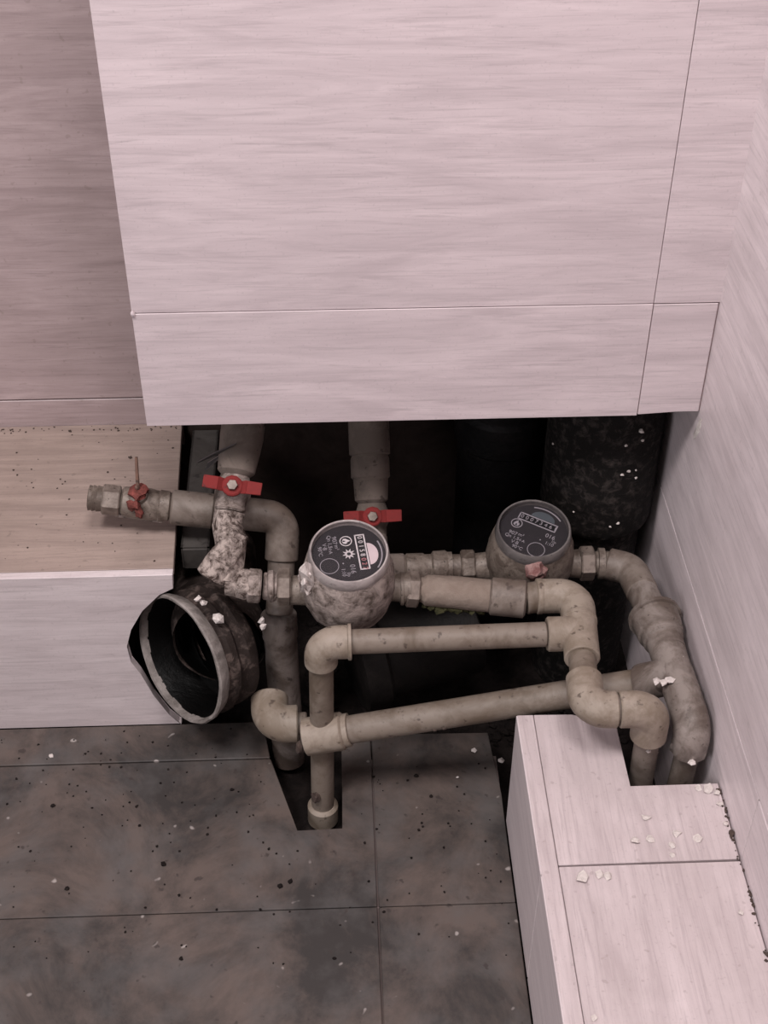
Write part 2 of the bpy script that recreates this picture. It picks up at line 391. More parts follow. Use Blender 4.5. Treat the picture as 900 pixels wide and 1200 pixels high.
# back ledge
cut = [(203, 690), (186, 697), (166, 716), (153, 738), (148, 758), (153, 776), (165, 790), (180, 815), (198, 838), (213, 850)]
cutw = [at(x, y, Y=YL) for x, y in cut]
lg = obj('trim_1', box(B(), (-0.9, YL + T + 0.0005, -0.04), (-0.24, YB, ZL - T - 0.0005)), 'plaster', None, smooth=False)
tag(lg, 'low tiled ledge along the back wall with a round cut-out at its right end', 'ledge', kind='structure')
face = [(-0.9, YL, 0.0005), (cutw[-1].x, YL, 0.0005)] + [(p.x, YL, p.z) for p in reversed(cutw)] + [(XE, YL, ZL - 0.0004), (-0.9, YL, ZL - 0.0004)]
tile(lg, prism(B(), face, (0, T, 0), 0.0005), 'ledge_face')
topp = [(-0.9, YL + T + 0.0004), (XE, YL + T + 0.0004), (-0.169, YB - 0.0006), (-0.9, YB - 0.0006)]
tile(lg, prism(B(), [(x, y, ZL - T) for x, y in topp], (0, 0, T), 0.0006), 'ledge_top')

# low side ledge
sl = obj('trim_2', box(B(), (XR + T + 0.001, 0.2, -0.04), (XW, 0.6, ZR - T - 0.001)), 'grout', None, smooth=False)
tag(sl, 'low boxed ledge in pale tile along the right wall, two pipes entering its notch', 'ledge', kind='structure')
tile(sl, box(B(), (XR, 0.648, -0.002), (XR + T, 0.8182, ZR - 0.0004), 0.0006), 'low_side')
tile(sl, box(B(), (XR, 0.06, -0.002), (XR + T, 0.6464, ZR - 0.0004), 0.0006), 'low_side')
xc = 0.1707
tile(sl, box(B(), (XR + 0.0008, 0.06, ZR - T), (xc - 0.0003, 0.8182, ZR), 0.0006), 'low')
yc = 0.6545
far = [(xc + 0.0002, yc + 0.0016), (XW - 0.0014, yc + 0.0022), (XW - 0.0014, 0.7345), (0.2432, 0.7333), (0.2436, 0.806), (0.205, 0.8175), (xc + 0.0002, 0.8182)]
tile(sl, prism(B(), [(x, y, ZR - T) for x, y in far], (0, 0, T), 0.0006), 'low')
tile(sl, box(B(), (xc + 0.0002, 0.06, ZR - T), (XW - 0.0014, yc, ZR), 0.0006), 'low')

# ------------------------------------------------------------------ sewer and back pipes
def V(*a): return Vector(a)
sc = V(-0.1575, 0.925, 0.126); sd = V(-0.75, -0.64, 0.18).normalized()
t = thing('sewer_socket', 'open dark mouth of dirty grey sewer pipe emerging from the ledge cut-out', 'pipe', (sc.x, sc.y, 0.0))
body = B()
lathe(body, sc, sd, [(-0.052, 0.050), (-0.050, 0.058), (-0.046, 0.062), (-0.036, 0.0632), (-0.032, 0.0605), (-0.027, 0.0605), (-0.023, 0.0645), (-0.016, 0.0645), (-0.013, 0.0620), (-0.007, 0.0622)], 48, cap=False, lump=0.0022, lscale=70)
sb = sc - sd * 0.045
sweep(body, [sb, sb + V(0.002, 0.014, -0.003), sb + V(-0.004, 0.035, -0.006), sb + V(-0.010, 0.07, -0.010), sb + V(-0.014, 0.15, -0.016)], 0.046, 36, 0.002, 60, False)
obj('socket_body', body, 'sewer', t)
rim = B()
lathe(rim, sc, sd, [(-0.010, 0.0630), (-0.002, 0.0668), (0.002, 0.0668), (0.0035, 0.0655), (0.003, 0.0630), (-0.004, 0.0620)], 48, cap=False, lump=0.0012, lscale=80)
obj('socket_rim', rim, 'sewer_rim', t, label='lighter grey worn rim of the socket')
inn = B()
lathe(inn, sc, sd, [(-0.003, 0.0622), (-0.012, 0.0600), (-0.040, 0.0575), (-0.044, 0.0435)], 40, cap=False)
sweep(inn, [sb + sd * 0.001, sb + V(0.002, 0.014, -0.003), sb + V(-0.004, 0.035, -0.006), sb + V(-0.010, 0.07, -0.010), sb + V(-0.014, 0.148, -0.016)], 0.0430, 36, cap0=False)
obj('socket_bore', inn, 'sewer_in', t)
splash(t, [(at(px, py, Y=0.917 - 0.0003 * i), r_) for i, (px, py, r_) in enumerate([(238, 706, 0.0036), (255, 724, 0.0068), (252, 739, 0.0044), (263, 752, 0.0040), (231, 702, 0.0034), (287, 776, 0.0026), (288, 812, 0.0026)])], label='pale mortar lump stuck on the socket', seed=2)

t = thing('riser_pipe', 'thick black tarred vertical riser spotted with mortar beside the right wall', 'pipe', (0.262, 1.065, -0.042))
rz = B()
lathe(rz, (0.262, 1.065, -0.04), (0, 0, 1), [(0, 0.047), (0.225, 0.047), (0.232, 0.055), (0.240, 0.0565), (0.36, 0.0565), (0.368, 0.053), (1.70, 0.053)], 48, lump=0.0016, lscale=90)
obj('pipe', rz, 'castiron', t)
its = []
for i, (px, py, r) in enumerate([(728, 555, 0.004), (737, 552, 0.0035), (745, 551, 0.003), (733, 521, 0.004), (752, 505, 0.005), (753, 516, 0.003), (724, 613, 0.0035), (715, 617, 0.0025), (745, 560, 0.003), (648, 520, 0.002), (672, 600, 0.002)]):
    # lay each splash on the pipe's skin
    best = None
    for k in range(60):
        y = 0.99 + 0.002 * k; p = at(px, py, Y=y)
        e = abs(math.hypot(p.x - 0.262, p.y - 1.065) - 0.0565)
        if y < 1.065 and (best is None or e < best[0]): best = (e, p)
    its.append((best[1], r * 0.55))
splash(t, its, label='whitish mortar splash', seed=11)

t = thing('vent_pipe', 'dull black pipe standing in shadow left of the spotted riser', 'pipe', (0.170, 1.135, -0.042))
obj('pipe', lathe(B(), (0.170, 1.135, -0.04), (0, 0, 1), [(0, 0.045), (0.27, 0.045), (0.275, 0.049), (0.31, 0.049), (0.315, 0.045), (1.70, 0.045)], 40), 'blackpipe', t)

t = thing('drain_pipe', 'dark plastic drain pipe lying on the dirt under the loop pipe', 'pipe', (0.09, 1.0, -0.042))
a, b = V(0.020, 0.995, 0.048), V(0.135, 1.03, 0.056)
obj('pipe', tube(B(), a, b, 0.050, 36, 0.002), 'drain', t)
obj('socket', lathe(B(), a - (b - a).normalized() * 0.012, b - a, [(0, 0.051), (0.002, 0.0555), (0.026, 0.0555), (0.030, 0.051)], 36), 'drain', t)

stud = B()
for q in ([(-0.1575, 0.199), (-0.1295, 0.199), (-0.1295, 0.197), (-0.1575, 0.197)], [(-0.1315, 0.199), (-0.1295, 0.199), (-0.1295, 0.172), (-0.1315, 0.172)], [(-0.1575, 0.199), (-0.1555, 0.199), (-0.1555, 0.172), (-0.1575, 0.172)]):
    prism(stud, [(x, 1.006, z) for x, z in q], (0, 0.185, 0.006))
t = thing('metal_profile', 'grey metal drywall profile along the open end of the back ledge', 'profile', (-0.1435, 1.09, 0.16))
obj('channel', stud, 'stud', t, smooth=False)
obj('end_plate', box(B(), (-0.1555, 1.0045, 0.172), (-0.1315, 1.0065, 0.197), 0.0004), 'stud', t, smooth=False)

st = B()
p0, p1 = at(231, 543, Y=1.02), at(276, 521, Y=0.995)
dd = (p1 - p0); n = V(0, -0.6, 0.8)
prism(st, [p0 - n * 0.001, p0 + dd * 0.5 - n * 0.0045, p1 - n * 0.001, p1 + n * 0.001, p0 + dd * 0.5 + n * 0.0045, p0 + n * 0.002], V(0.0004, 0.001, 0.0008))
prism(st, [at(240, 552, Y=1.045), at(262, 534, Y=1.02), at(262, 531, Y=1.02), at(243, 543, Y=1.04)], V(0.0004, 0.001, 0.0008))
tag(obj('torn_strip', st, 'stripmat', None, smooth=False, origin=p0), 'torn black plastic strip wedged behind the left grey supply pipe', 'strip')

# ------------------------------------------------------------------ left supply, valve and strainer
ax0, ax1, ax2 = at(272, 640, Y=0.945), at(273, 575, Y=0.988), at(285, 500, Y=1.035)
ad = (ax2 - ax1).normalized(); top = ax1 + ad * 0.17
t = thing('supply_pipe', 'thick grey supply pipe coming down onto the left red-handled valve', 'pipe', top)
obj('pipe', tube(B(), ax1 + ad * 0.045, top, 0.0192, 28), 'dust', t)
obj('collar', lathe(B(), ax1 + ad * 0.014, ad, [(0, 0.013), (0.004, 0.0175), (0.024, 0.0195), (0.038, 0.0205), (0.050, 0.0205), (0.052, 0.019)], 28, lump=0.001), 'dust', t)

def butterfly_valve(label, p, ad, up, wing, mat='mcrust', tail=0.020):
    """ball valve: body on the pipe axis, red two-winged handle on a stem along up"""
    t = thing('ball_valve', label, 'valve', p)
    bm = B()
    lathe(bm, p - ad * tail, ad, [(0, 0.0125), (0.002, 0.0145), (tail - 0.010, 0.0145), (tail - 0.006, 0.0165), (tail + 0.004, 0.017), (tail + 0.010, 0.0145), (tail + 0.0138, 0.0135)], 24, lump=0.001)
    lathe(bm, p, up, [(0.006, 0.0095), (0.019, 0.0085), (0.020, 0.007)], 16)
    obj('body', bm, mat, t)
    s = ad.cross(up).normalized(); s = s if s.x > 0 else -s
    s2 = up.cross(s).normalized()
    h0 = p + up * 0.020
    hb = B()
    lathe(hb, h0, up, [(0, 0.0085), (0.001, 0.0098), (0.005, 0.0098), (0.006, 0.0085)], 12)
    for sg in (-1, 1):
        q = [h0 + s * sg * 0.006 + s2 * k for k in (-0.0058, 0.0058)]
        m_ = [h0 + s * sg * 0.013 + up * 0.006 + s2 * k for k in (0.0062, -0.0062)]
        e_ = [h0 + s * sg * wing + up * 0.007 + s2 * k for k in (0.0058, -0.0058)]
        prism(hb, [q[0], q[1], m_[0], m_[1]], up * 0.0022)
        prism(hb, [m_[1], m_[0], e_[0], e_[1]], up * 0.0022, 0.0005)
    h = obj('handle', hb, 'red', t, label='red two-winged handle')
    obj('stem_nut', hexnut(B(), h0 + up * 0.006, h0 + up * 0.0105, 0.0052), 'steel', h)
    return t
upv = V(0, -0.86, 0.5); upv = (upv - ad * upv.dot(ad)).normalized()
butterfly_valve('mortar-spattered ball valve with red winged handle on the left supply pipe', ax1, ad, upv, 0.027)

t = thing('strainer', 'mortar-crusted brass strainer slanting below the left red-handled valve', 'strainer', (ax0.x, ax0.y, 0.19))
bm = B()
u0 = at(266, 682, Y=0.921)
sweep(bm, [ax1 - ad * 0.021, ax1 - ad * 0.032, ax0 + V(0, 0, 0.006), ax0, u0], [0.0135, 0.0150, 0.0140, 0.0125, 0.0145], 28, 0.003, 120)
obj('body', bm, 'crust', t)
bm = B(); c0, c1 = at(281, 624, Y=0.944), at(249, 676, Y=0.922)
sweep(bm, [c0, c0.lerp(c1, 0.25), c0.lerp(c1, 0.5), c0.lerp(c1, 0.75), c1, c1.lerp(c0, -0.03)], [0.0085, 0.0105, 0.0128, 0.0150, 0.0165, 0.0145], 28, 0.003, 130)
obj('branch', bm, 'crust', t)
bm = B(); u1 = at(298, 687, Y=0.917)
sweep(bm, [u0, u0.lerp(u1, 0.4), u0.lerp(u1, 0.7), u1], [0.012, 0.0125, 0.0145, 0.0130], 24, 0.003, 90)
obj('outlet', bm, 'crust', t)
bm = B(); hexnut(bm, at(290, 686, Y=0.917), at(306, 687, Y=0.917), 0.0158); obj('nut', bm, 'mcrust', t)

# ------------------------------------------------------------------ water meters
def text_mesh(bm, s, size, M4):
    cu = bpy.data.curves.new('t', 'FONT'); cu.body = s; cu.size = size; cu.align_x = 'CENTER'; cu.align_y = 'CENTER'; cu.extrude = 0.00012
    cu.resolution_u = 3
    o = bpy.data.objects.new('t', cu); COL.objects.link(o)
    dg = bpy.context.evaluated_depsgraph_get(); me = bpy.data.meshes.new_from_object(o.evaluated_get(dg))
    me.transform(M4); bm.from_mesh(me)
    bpy.data.objects.remove(o); bpy.data.curves.remove(cu); bpy.data.meshes.remove(me)

def water_meter(label, p, n, ex, ring_r, body_mat, ring_mat, variant):
    """p: point on the pipe axis; n: up axis of the register; ex: reading direction of the dial print"""
    t = thing('water_meter', label, 'water meter', V(p.x, p.y, p.z - 0.030))
    k = ring_r / 0.034
    bm = B()
    lathe(bm, p, n, [(-0.030, 0.010), (-0.028, 0.024 * k), (-0.018, 0.036 * k), (-0.004, 0.0405 * k), (0.010, 0.042 * k), (0.024, 0.0415 * k), (0.036, 0.0395 * k), (0.044, 0.037 * k), (0.050, 0.0345 * k), (0.051, 0.031 * k)], 64, lump=0.0013, lscale=130)
    obj('body', bm, body_mat, t)
    hz = 0.0505
    bm = B()
    lathe(bm, p, n, [(hz - 0.004, 0.0355 * k), (hz, 0.0362 * k), (hz + 0.007, 0.0352 * k), (hz + 0.0088, 0.0342 * k), (hz + 0.0086, 0.0328 * k), (hz + 0.003, 0.0322 * k), (hz + 0.002, 0.0318 * k)], 56, cap=False)
    obj('locking_ring', bm, ring_mat, t, label='dull transparent ring around the dial')
    dial = obj('dial', lathe(B(), p, n, [(hz - 0.001, 0.0325 * k), (hz + 0.003, 0.0325 * k)], 48), 'dial', t, label='dark dial with white printing')
    ex = (ex - n * ex.dot(n)).normalized(); ey = n.cross(ex).normalized()
    O = p + n * (hz + 0.0031)
    def mat4(x, y, rot=0.0):
        m = Matrix(((ex.x, ey.x, n.x, O.x), (ex.y, ey.y, n.y, O.y), (ex.z, ey.z, n.z, O.z), (0, 0, 0, 1)))
        return m @ Matrix.Translation((x * k, y * k, 0.00045)) @ Matrix.Rotation(rot, 4, 'Z')
    def flat(bm, pts, dz=0.0):
        f = [O + ex * x * k + ey * y * k + n * (0.0001 + dz) for x, y in pts]
        prism(bm, f, n * 0.0002)
    def ringflat(bm, cx, cy, r0, r1, seg=28, a0=0.0, a1=2 * math.pi):
        for i in range(seg):
            a, b_ = a0 + (a1 - a0) * i / seg, a0 + (a1 - a0) * (i + 1) / seg
            flat(bm, [(cx + r1 * math.cos(a), cy + r1 * math.sin(a)), (cx + r1 * math.cos(b_), cy + r1 * math.sin(b_)), (cx + r0 * math.cos(b_), cy + r0 * math.sin(b_)), (cx + r0 * math.cos(a), cy + r0 * math.sin(a))])
    # counter window, its digits, the plate above it
    bright = variant == 1
    wy0, wy1, wx0, wx1 = 0.0075, 0.0165, -0.0200, 0.0185
    bm = B()
    w = 0.0012
    for q in ([(wx0, wy0), (wx1, wy0), (wx1, wy0 + w), (wx0, wy0 + w)], [(wx0, wy1 - w), (wx1, wy1 - w), (wx1, wy1), (wx0, wy1)], [(wx1 - w, wy0), (wx1, wy0), (wx1, wy1), (wx1 - w, wy1)], [(wx0, wy0), (wx0 + w, wy0), (wx0 + w, wy1), (wx0, wy1)]):
        flat(bm, q, 0.0002)
    obj('counter_frame', bm, 'ink' if bright else 'ink_dim', dial)
    bm = B(); flat(bm, [(wx0 + w, wy0 + w), (wx1 - w, wy0 + w), (wx1 - w, wy1 - w), (wx0 + w, wy1 - w)]); obj('counter_window', bm, 'black', dial)
    bm = B(); red = B()
    for i, c in enumerate('00158' if bright else '00073'):
        text_mesh(bm, c, 0.0062 * k, mat4(0.0150 - 0.0050 * (4 - i) - 0.0 if False else wx0 + 0.0035 + 0.0048 * i, 0.0120))
    for i, c in enumerate('027' if bright else '461'):
        text_mesh(red, c, 0.0062 * k, mat4(wx0 + 0.0035 + 0.0048 * (5 + i), 0.0120))
    if bright:
        # the photograph's reading runs with the red decimals at the lower end
        obj('counter_digits', bm, 'ink', dial); obj('decimal_digits', red, 'ink_red', dial)
    else:
        obj('counter_digits', bm, 'ink_dim', dial); obj('decimal_digits', red, 'ink_dim', dial)
    bm = B()
    arc = [(0.002 + 0.0118 * math.cos(math.pi * i / 16), 0.0172 + 0.0085 * math.sin(math.pi * i / 16)) for i in range(17)]
    flat(bm, arc); obj('plate', bm, 'plate' if bright else 'slate', dial)
    bm = B(); ringflat(bm, 0.0, 0.0, 0.0285, 0.0297, 20, math.radians(52), math.radians(112))
    obj('scale_arc', bm, 'ink_dim', dial)
    # flame emblem in a circle
    fx, fy = (-0.0145, -0.0005) if bright else (-0.0180, 0.0020)
    bm = B(); ringflat(bm, fx, fy, 0.0047, 0.0055)
    fl = [(0, -0.0034), (0.0022, -0.0026), (0.0030, -0.0006), (0.0020, 0.0014), (0.0014, 0.0004), (0.0002, 0.0040), (-0.0016, 0.0014), (-0.0026, 0.0000), (-0.0026, -0.0022)]
    flat(bm, [(fx + x, fy + y) for x, y in fl]); obj('emblem', bm, 'ink' if bright else 'ink_dim', dial)
    hole = B(); flat(hole, [(fx + 0.0001 + 0.0012 * x, fy - 0.0018 + 0.0014 * y) for x, y in ((0, 1.2), (-0.7, 0), (-0.4, -0.8), (0.4, -0.8), (0.7, 0))], 0.0002); obj('emblem_core', hole, 'black', dial)
    # flow star
    if bright:
        bm = B(); sx, sy = -0.0002, 0.0002
        for i in range(9):
            a = 2 * math.pi * i / 9
            flat(bm, [(sx + 0.0030 * math.cos(a - 0.33), sy + 0.0030 * math.sin(a - 0.33)), (sx + 0.0058 * math.cos(a), sy + 0.0058 * math.sin(a)), (sx + 0.0030 * math.cos(a + 0.33), sy + 0.0030 * math.sin(a + 0.33))])
        ringflat(bm, sx, sy, 0.0018, 0.0032, 18)
        obj('flow_star', bm, 'ink', dial)
    bm = B(); ringflat(bm, 0.0105, -0.0185, 0.0078, 0.0084)
    obj('small_dial', bm, 'ink_dim', dial)
    bm = B()
    for s_, x, y, sz in (('907', -0.0165, -0.0105, 0.0046), ('m³', -0.0085, -0.0095, 0.0042), ('Qn 1,5', -0.0155, -0.0150, 0.0040), ('H·A', -0.006, -0.0155, 0.0036), ('V·B', -0.0105, -0.0200, 0.0042), ('90°C', -0.0060, -0.0245, 0.0040),
                         ('016', 0.0165, 0.0012, 0.0052), ('l/p', 0.0220, -0.0030, 0.0036), ('1:10', 0.0190, -0.0072, 0.0040), ('•', 0.0095, -0.0065, 0.0045)):
        text_mesh(bm, s_, sz * 1.25 * k, mat4(x, y))
    obj('lettering', bm, 'ink_dim', dial, smooth=False)
    bm = B()
    lathe(bm, p, n, [(hz + 0.0066, 0.0326 * k), (hz + 0.0078, 0.0322 * k), (hz + 0.0092, 0.022 * k), (hz + 0.0098, 0.008 * k), (hz + 0.0099, 0.0002)], 48, cap=False)
    obj('cover_glass', bm, 'glass', t)
    return t

n1 = V(0.02, -0.20, 0.98).normalized()
p1 = at(408, 690, Y=0.922)
wm1 = water_meter('nearer water meter with bright dial and white print, mortar on its body', p1, n1, V(0.13, -1, 0), 0.0350, 'mcrust', 'ring', 1)
for sgn, (xa, xb_) in ((-1, (-0.061, -0.037)), (1, (0.037, 0.058))):
    obj('port', lathe(B(), p1 + V(xa, 0, 0), V(1, 0, 0), [(0, 0.0118), (0.003, 0.0128), (xb_ - xa, 0.0145)], 24, lump=0.001), 'brass', wm1)
L1, L2 = at(325, 688, Y=0.922), at(341, 688, Y=0.922)
bm = B(); hexnut(bm, L1, L2, 0.0178); obj('union_nut', bm, 'steel', wm1)
bm = B(); tube(bm, at(308, 687, Y=0.922), L1, 0.0128, 20, lump=0.001); lathe(bm, at(313, 687, Y=0.922), V(1, 0, 0), [(0, 0.012), (0.002, 0.0148), (0.006, 0.0148), (0.008, 0.012)], 24); obj('tailpiece', bm, 'mcrust', wm1)
bm = B(); hexnut(bm, at(476, 690, Y=0.922), at(491, 691, Y=0.922), 0.0170); obj('union_nut', bm, 'steel', wm1)
bm = B(); lathe(bm, at(468, 690, Y=0.922), V(1, 0, 0), [(0, 0.013), (0.001, 0.0155), (0.0035, 0.0155), (0.005, 0.013)], 24); obj('gasket_ring', bm, 'brass', wm1)
# crumpled white wrapping of the seal on the near meter
bm = B()
pts = [(350, 668), (357, 661), (363, 664), (361, 676), (368, 684), (366, 694), (360, 698), (356, 690), (352, 694), (350, 682)]
gr = []
for i, (x, y) in enumerate(pts): gr.append(at(x, y, Y=0.886 + 0.004 * ((i * 7) % 3)))
prism(bm, gr, V(0.0012, 0.003, 0.0004))
bmesh.ops.triangulate(bm, faces=bm.faces)
blob(bm, at(357, 676, Y=0.892), 0.0062, 1.3, 5, 2, 0.9)
obj('seal_tag', bm, 'mortar', wm1, smooth=False, label='crumpled whitish seal at the inlet side')

p2 = at(619, 662, Y=0.985)
n2 = V(0.0, -0.20, 0.98).normalized()
wm2 = water_meter('farther water meter with dim dark dial and pinkish seal lump in front', p2, n2, V(0.90, -0.52, 0), 0.0345, 'brass', 'ring2', 2)
for xa, xb_ in ((-0.056, -0.036), (0.036, 0.050)):
    obj('port', lathe(B(), p2 + V(xa, 0, 0), V(1, 0, 0), [(0, 0.0125), (xb_ - xa, 0.0145)], 24), 'brass', wm2)
bm = B(); hexnut(bm, p2 + V(0.0505, 0, 0.0), p2 + V(0.065, 0, 0.0), 0.0172); obj('union_nut', bm, 'steel', wm2)
bm = B(); hexnut(bm, p2 + V(-0.067, 0, 0), p2 + V(-0.053, 0, 0), 0.0165); obj('union_nut', bm, 'brass', wm2)
bm = B(); blob(bm, at(627, 665, Y=0.943), 0.0115, 0.85, 9, 2, 0.75); blob(bm, at(633, 671, Y=0.943), 0.006, 0.8, 4, 2, 0.8)
obj('seal_lump', bm, 'pinkseal', wm2, smooth=False, label='pinkish broken seal lump')

# ------------------------------------------------------------------ middle supply and valve
b1, b2 = at(436, 606, Y=1.035), at(432, 500, Y=1.095)
bd = (b2 - b1).normalized(); btop = b1 + bd * 0.20
t = thing('supply_pipe', 'dusty grey supply pipe behind the nearer water meter, in shadow', 'pipe', btop)
obj('pipe', tube(B(), b1 + bd * 0.062, btop, 0.0205, 28), 'dust', t)
obj('coupling', lathe(B(), b1 + bd * 0.014, bd, [(0, 0.013), (0.003, 0.0165), (0.024, 0.0175), (0.026, 0.0195), (0.044, 0.0195), (0.048, 0.018), (0.064, 0.0190)], 28), 'dust', t)
upb = V(0, -0.86, 0.5); upb = (upb - bd * upb.dot(bd)).normalized()
butterfly_valve('shadowed ball valve with red winged handle just behind the nearer water meter', b1, bd, upb, 0.0285, 'dust')
t = thing('meter_feed', 'dark brass pipe run feeding the farther water meter from the middle valve', 'pipe', at(500, 668, Y=0.985))
q0 = b1 - bd * 0.0205; q1 = at(436, 668, Y=0.985); q2 = p2 + V(-0.0935, 0, 0)
q1 = V(q0.x, q2.y, q2.z)
obj('elbow', elbow(B(), q0, q1, q1 + V(0.030, 0, 0), 0.0145), 'dust', t)
obj('body', lathe(B(), q1 + V(0.030, 0, 0), q2 - q1, [(0, 0.013), (0.002, 0.0150), (0.018, 0.0150), (0.020, 0.0135), (0.026, 0.0135), (0.028, 0.0165), (0.040, 0.0165), (0.043, 0.0145), ((q2 - q1).length - 0.030, 0.0145)], 24, lump=0.0015), 'brass', t)
obj('tailpiece', lathe(B(), q2, V(1, 0, 0), [(0, 0.0125), (0.012, 0.0125), (0.0122, 0.015), (0.018, 0.015), (0.0182, 0.0125), (0.0262, 0.0125)], 20), 'brass', t)

# ------------------------------------------------------------------ side tap and its branch on the left
yt = 1.020
c_ = {x: at(x, y, Y=yt) for x, y in ((103, 583), (140, 586), (151, 587), (160, 588), (198, 593), (200, 594), (232, 596), (257, 597), (300, 600), (332, 602))}
tx = (c_[198] - c_[103]).normalized()
t = thing('ball_valve', 'corroded shut-off tap with broken red handle and thin pin above the ledge', 'valve', V(c_[151].x, yt, ZL))
bm = B()
lathe(bm, c_[103], tx, [(0, 0.0095), (0.001, 0.0125), (0.004, 0.0118), (0.005, 0.0128), (0.008, 0.0118), (0.009, 0.0128), (0.013, 0.0122), (0.016, 0.0118)], 24); obj('threaded_stub', bm, 'brass', t)
bm = B(); hexnut(bm, c_[103] + tx * 0.0135, c_[103] + tx * 0.031, 0.0148); obj('nut', bm, 'steel', t)
bm = B()
lathe(bm, c_[103] + tx * 0.0315, tx, [(0, 0.011), (0.002, 0.0138), (0.010, 0.0150), (0.020, 0.0158), (0.028, 0.0148), (0.036, 0.0135), (0.037, 0.0148), (0.046, 0.0148), (0.048, 0.012)], 24, lump=0.002)
lathe(bm, c_[103] + tx * 0.050, V(0, -0.35, 0.94), [(0.004, 0.010), (0.018, 0.0092), (0.020, 0.006)], 16, lump=0.001)
obj('body', bm, 'brass', t)
bm = B()
hc = c_[103] + tx * 0.050 + V(0, -0.35, 0.94) * 0.020
blob(bm, hc, 0.0098, 0.6, 21, 2, 0.7); blob(bm, hc + V(-0.004, -0.009, -0.007), 0.0060, 0.9, 23, 2, 0.8); blob(bm, hc + V(0.001, -0.011, -0.015), 0.0042, 1.6, 24, 2, 0.7)
h = obj('handle', bm, 'rustred', t, label='broken rusty red remnant of the handle')
bm = B(); sweep(bm, [hc + V(0.001, 0, 0.003), hc + V(0.001, 0.007, 0.018), hc + V(0.0012, 0.014, 0.032)], [0.0019, 0.0017, 0.0014], 10); blob(bm, hc + V(0.0005, -0.001, 0.007), 0.0026, 1, 2, 1, 0.2)
obj('pin', bm, 'rust', h, label='thin rusty upright pin')
bm = B(); sweep(bm, [c_[103] + tx * 0.024 + V(0, -0.004, -0.0145), c_[103] + tx * 0.045 + V(0, -0.005, -0.0160), c_[103] + tx * 0.070 + V(0, -0.006, -0.0150)], [0.0025, 0.0015, 0.002], 8); obj('tear_strip', bm, 'mcrust', t)

t = thing('pipe_run', 'grey plastic branch pipe from the corroded tap, elbowed down behind the strainer', 'pipe', V(c_[232].x, yt, 0.24))
bm = B(); lathe(bm, c_[200], tx, [(0, 0.0145), (0.002, 0.0172), (0.040, 0.0172), (0.042, 0.0150), (0.042, 0.0152), (0.060, 0.0152), (0.062, 0.0135)], 28); obj('coupling', bm, 'grey', t)
e0 = c_[332]; e0 = V(e0.x, yt - 0.006, e0.z)
obj('pipe', tube(B(), c_[200] + tx * 0.060, e0 - tx * 0.036, 0.0128), 'grey', t)
dn = at(325, 770, Y=0.938); ddn = (dn - e0).normalized()
obj('elbow', elbow(B(), e0 - tx * 0.040, e0, e0 + ddn * 0.042, 0.0162), 'grey', t)
m0 = at(322, 702, Y=0.9515)
obj('pipe', tube(B(), e0 + ddn * 0.040, e0 + ddn * 0.095, 0.0133), 'grey', t)
bm = B(); dlow = at(338, 880, Y=0.93) ; pe = e0 + ddn * 0.100
pe2 = V(pe.x, pe.y, pe.z); dlo = (dlow - pe2).normalized()
lathe(bm, pe2 - dlo * 0.006, dlo, [(0, 0.0142), (0.002, 0.0178), (0.026, 0.0178), (0.028, 0.0165), ((dlow - pe2).length + 0.018, 0.0165)], 28); obj('downpipe', bm, 'right_pipe', t)
el = at(316.5, 849, Y=0.884)
bm = B(); elbow(bm, el + V(0.0275, 0, 0), el, el + V(-0.001, 0.0300, 0.006), 0.0185, bend=0.0186); obj('elbow', bm, 'fit', t, label='paler elbow turning towards the tee')
bm = B(); tube(bm, el + V(0.024, 0, 0), el + V(0.036, 0.0, 0), 0.0112); obj('pipe', bm, 'ppr', t)
splash(t, [(at(308, 734, Y=0.916), 0.0034), (at(306, 727, Y=0.917), 0.0030)], flat=1.4, seed=31)

# ------------------------------------------------------------------ line after the near meter
ZH = 0.214
P = lambda x, y, z=ZH: at(x, y, Z=z)
t = thing('pipe_run', 'pale plastic pipe run after the nearer meter, its two elbows dropping into ledge notch', 'pipe', P(690, 830))
a = at(492, 691, Y=0.922); b = at(574, 696, Y=0.912); b.z = a.z - 0.001
dx = (b - a).normalized(); L = (b - a).length
bm = B(); lathe(bm, a, dx, [(0, 0.012), (0.003, 0.0125), (0.006, 0.0148), (0.030, 0.0152), (0.050, 0.0155), (L, 0.0150)], 28, lump=0.0016, lscale=80); obj('check_valve', bm, 'moss', t)
bm = B()
for i in range(9): blob(bm, a + dx * (0.004 + 0.0065 * i) + V(0, -0.0085, -0.0125), 0.0036 + 0.001 * (i % 3), 0.8, 40 + i, 1, 0.8)
obj('green_deposit', bm, 'greenmoss', t, label='dark green deposit along the underside')
c1_ = P(676, 697); c1_.z = b.z; c1_.y = b.y - 0.002
bm = B(); lathe(bm, b, dx, [(0, 0.015), (0.002, 0.0178), (0.032, 0.0178), (0.034, 0.015)], 28); obj('coupling', bm, 'grey', t)
obj('pipe', tube(B(), b + dx * 0.032, c1_ - V(0.034, 0, 0), 0.0145), 'ppr', t)
c2_ = P(688, 830); c2_.z = ZH - 0.002
dY = (c2_ - c1_).normalized()
obj('elbow', elbow(B(), c1_ - V(0.037, 0, 0), c1_, c1_ + dY * 0.0370, 0.0162, collar=0.0006), 'fit', t)
tc = c1_ + dY * 0.050
bm = B(); tube(bm, c1_ + dY * 0.0365, c1_ + dY * 0.082, 0.0160); tube(bm, tc, tc - V(0.030, 0, 0), 0.0158); obj('tee', bm, 'fit', t)
Ld = (c2_ - c1_).length
obj('pipe', tube(B(), c1_ + dY * 0.080, c2_ - dY * 0.034, 0.0122), 'ppr', t)
c3_ = P(768, 840); c3_ = V(c3_.x, c2_.y - 0.001, c2_.z)
ex_ = (c3_ - c2_).normalized()
gap = 0.0008
mid = c2_.lerp(c3_, 0.47)
